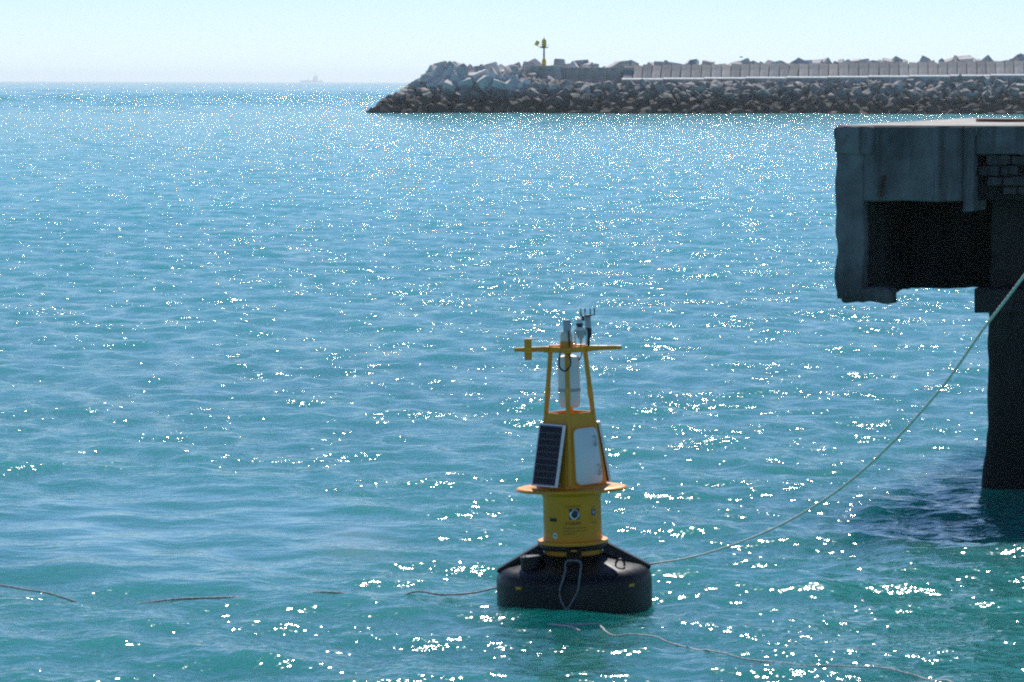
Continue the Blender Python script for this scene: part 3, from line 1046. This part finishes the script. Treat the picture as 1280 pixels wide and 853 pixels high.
def circ(cx, cz, rx, rz=None, n=22):
    rz = rz or rx
    return [(cx + rx * math.cos(2 * math.pi * k / n), cz + rz * math.sin(2 * math.pi * k / n)) for k in range(n)]


def text(name, body_, x, z, size, mat, parent, width=None):
    cu = bpy.data.curves.new(name, 'FONT')
    cu.body = body_
    cu.size = size
    cu.align_x = 'CENTER'
    cu.resolution_u = 2
    o = bpy.data.objects.new(name, cu)
    COL.objects.link(o)
    bpy.context.view_layer.update()
    me_ = bpy.data.meshes.new_from_object(o.evaluated_get(bpy.context.evaluated_depsgraph_get()))
    bpy.data.objects.remove(o)
    xs_ = [v.co.x for v in me_.vertices]
    k = width / (max(xs_) - min(xs_)) if width else 1
    for v in me_.vertices: v.co = (x + v.co.x * k, 0.0012, z + v.co.y)
    wrap(me_)
    me_.materials.clear()
    return link(name, me_, mat, parent)


EX, EZ = .018, 1.03
emb = flat('emblem', [rect(EX - .058, EX + .058, EZ - .062, EZ + .062)], M_ink, body, 0.0008)
flat('emblem_globe', [circ(EX, EZ - .004, .055, .058)], M_white, emb, 0.0016)
flat('emblem_continent', [[(EX + .012, EZ + .045), (EX + .04, EZ + .03), (EX + .045, EZ - .005), (EX + .028, EZ - .045), (EX + .014, EZ - .02), (EX + .002, EZ + .005)],
                          [(EX - .035, EZ - .002), (EX - .012, EZ - .012), (EX - .01, EZ - .035), (EX - .025, EZ - .03)],
                          [(EX - .045, EZ + .04), (EX - .02, EZ + .05), (EX - .025, EZ + .03), (EX - .042, EZ + .02)]], M_navy, emb, 0.0024)
text('lettering', 'OCEANOGRAPHY', EX - .01, 1.107, .03, M_redink, body, .19)
text('lettering', 'KYGDAM', EX - .016, .907, .05, M_ink, body, .17)
for k, (w, x_) in enumerate(((.27, .05), (.29, .06), (.13, -.02))):
    text('lettering', ('sea temperature current data', 'please do not moor to buoy', 'tel 2280 4')[k], x_ - .03, .863 - k * .034, .027, M_inkfaint, body, w)
side = flat('emblem', [rect(.235, .295, 1.0, 1.07)], M_navy, body, 0.0008)
flat('emblem_globe', [circ(.265, 1.035, .02)], M_greyp, side, 0.0016)
text('lettering', 'DATA', .265, 1.093, .02, M_redink, body, .06)
flat('print_rule', [rect(.225, .31, .913, .921)], M_redink, body, 0.0008)
flat('print_plate', [rect(-.30, -.195, .94, .98)], M_ink, body, 0.0008)
rd = flat('emblem', [circ(-.222, .78, .03, .036)], M_white, body, 0.0008)
flat('emblem_star', [[(-.222 + (.018 if k % 2 == 0 else .008) * math.sin(k * math.pi / 5), .78 + (.022 if k % 2 == 0 else .009) * math.cos(k * math.pi / 5)) for k in range(10)]], M_navy, rd, 0.0016)

# ------------------------------------------------------------------ ropes
def rope(name, pts, r, mat, label, step=0.035, n=9):
    P = smooth_path(pts, step)
    o = obj(name, tube(P, r, n, twist=2 * math.pi / (r * 22), lobe=.10), mat, None, 60)
    return tag(o, label, 'rope')


# mooring line up to the quay on the right: one vertical plane, hanging under its own weight
FPX = 4480.0
pxs = [(813, 705), (870, 695), (940, 672), (1000, 643), (1060, 603), (1120, 548), (1180, 480), (1230, 409), (1280, 343), (1340, 258), (1400, 168)]
ropepts = []
for u, v in pxs:
    tx = (u - 640) / FPX
    # plan line X = 1.6 + (40.7 - Y) * 0.129
    cp, sp = math.cos(R(PITCH)), math.sin(R(PITCH))
    b_ = -(v - 426.5) / FPX
    dy = cp + b_ * sp; dz = -sp + b_ * cp
    t = (1.6 + 40.7 * .129) / (tx + dy * .129)
    ropepts.append((tx * t, dy * t, CAM_H + dz * t))
rope('mooring_rope', ropepts, .0105, M_rope, 'pale mooring rope rising from the float to the upper right', .04)

hz = lambda x, y: height(x, y)
pts = [(BX - .86, BY + .12, .16), (-.45, 41.0, .07)]
for i, x_ in enumerate(np.arange(-.8, -5.3, -.3)):
    y_ = 41.04 + .05 * math.sin(x_ * 2.1)
    up_ = .022 if x_ > -1.25 else -.006 + .016 * math.sin(x_ * 3.3 + 1.1) - (.05 if -2.9 < x_ < -2.6 or -5.0 < x_ < -4.5 or -1.85 < x_ < -1.3 else 0)
    pts.append((x_, y_, hz(x_, y_) + up_))
pts += [(-5.35, 41.1, .04), (-5.75, 41.2, .09), (-6.2, 41.4, .16), (-7.5, 42.2, .5), (-9, 43.4, 1.2)]
rope('floating_line', pts, .012, M_hose, 'brown line half awash running left from the float')

fl = [(0.62, 39.06), (0.8, 38.99), (0.95, 39.06), (1.02, 38.56), (1.15, 38.34), (1.33, 38.29), (1.82, 37.67), (2.21, 36.9), (2.69, 36.43), (3.05, 36.18), (3.4, 35.98), (3.96, 35.78), (4.2, 35.42), (4.41, 34.79), (4.7, 33.48)]
dense = smooth_path([(x, y, 0) for x, y in fl], .12)
pts = []
for i, p in enumerate(dense):
    pts.append((p.x, p.y, hz(p.x, p.y) + .010 + .014 * math.sin(i * .55)))
rope('drifting_rope', pts, .009, M_rope, 'thin pale rope drifting on the water at lower right', .03)
st = smooth_path([(.42, 38.9, 0), (.5, 38.72, 0), (.6, 38.58, 0), (.74, 38.4, 0)], .05)
rope('rope_end', [(p.x, p.y, hz(p.x, p.y) + .025) for p in st], .012, M_rope, 'short loose rope end floating just below the black float', .03)

# rope loop hung over the front fin, knotted at the waterline
lp = [(-.015, -.66, .545), (-.075, -.675, .54), (-.102, -.73, .51), (-.10, -.82, .46), (-.13, -.915, .36), (-.165, -.925, .24), (-.15, -.925, .13), (-.115, -.925, .06),
      (-.09, -.93, .03), (-.06, -.925, .06), (-.005, -.925, .15), (.04, -.925, .25), (.055, -.915, .36), (.07, -.82, .46), (.078, -.73, .51), (.05, -.675, .54)]
P = smooth_path([(BX + x_ * 1.0 - .02, BY + y_, z_) for x_, y_, z_ in lp + [lp[0]]], .02)
lo = empty('rope_loop', (BX - .1, BY - .92, .09), 'grey rope loop hanging down the front of the black float', 'rope')
Li = Vector((-(BX - .1), -(BY - .92), -.06))
obj('loop', tube([p + Li for p in P], .011, 9, twist=18, lobe=.1), M_ropegrey, lo, 60)
kn = [(.02, 0, -.03), (-.03, -.03, -.05), (-.03, -.02, -.10), (.03, -.035, -.12), (.05, -.02, -.07), (.0, -.04, -.04), (-.04, -.03, -.09), (-.045, -.03, -.17), (-.05, -.035, -.24)]
obj('knot', tube(smooth_path(kn, .015), .015, 9, twist=18, lobe=.1), M_ropegrey, lo, 60)
tl = [(.02, -.035, -.08), (.08, -.05, -.10), (.16, -.08, -.12), (.28, -.12, -.10), (.30, -.16, -.06)]
obj('rope_tail', tube(smooth_path(tl, .02), .012, 9, twist=18, lobe=.1), M_ropegrey, lo, 60)

# ------------------------------------------------------------------ haze
hm = bpy.data.materials.new('sea_air')
hm.use_nodes = True
hn = hm.node_tree
for n in list(hn.nodes):
    if n.type != 'OUTPUT_MATERIAL': hn.nodes.remove(n)
pv = hn.nodes.new('ShaderNodeVolumePrincipled')
pv.inputs['Color'].default_value = (0.84, 0.95, 1.0, 1)
pv.inputs['Density'].default_value = 0.00007
pv.inputs['Anisotropy'].default_value = 0.45
hn.links.new(pv.outputs[0], [n for n in hn.nodes if n.type == 'OUTPUT_MATERIAL'][0].inputs['Volume'])
bm = bmesh.new()
add_box(bm, (0, 12000, 29.0), (104000, 25000, 62.0))
hzb = obj('haze', bm, hm)
tag(hzb, 'thin pale sea haze filling the air to the horizon', 'haze', kind='stuff')
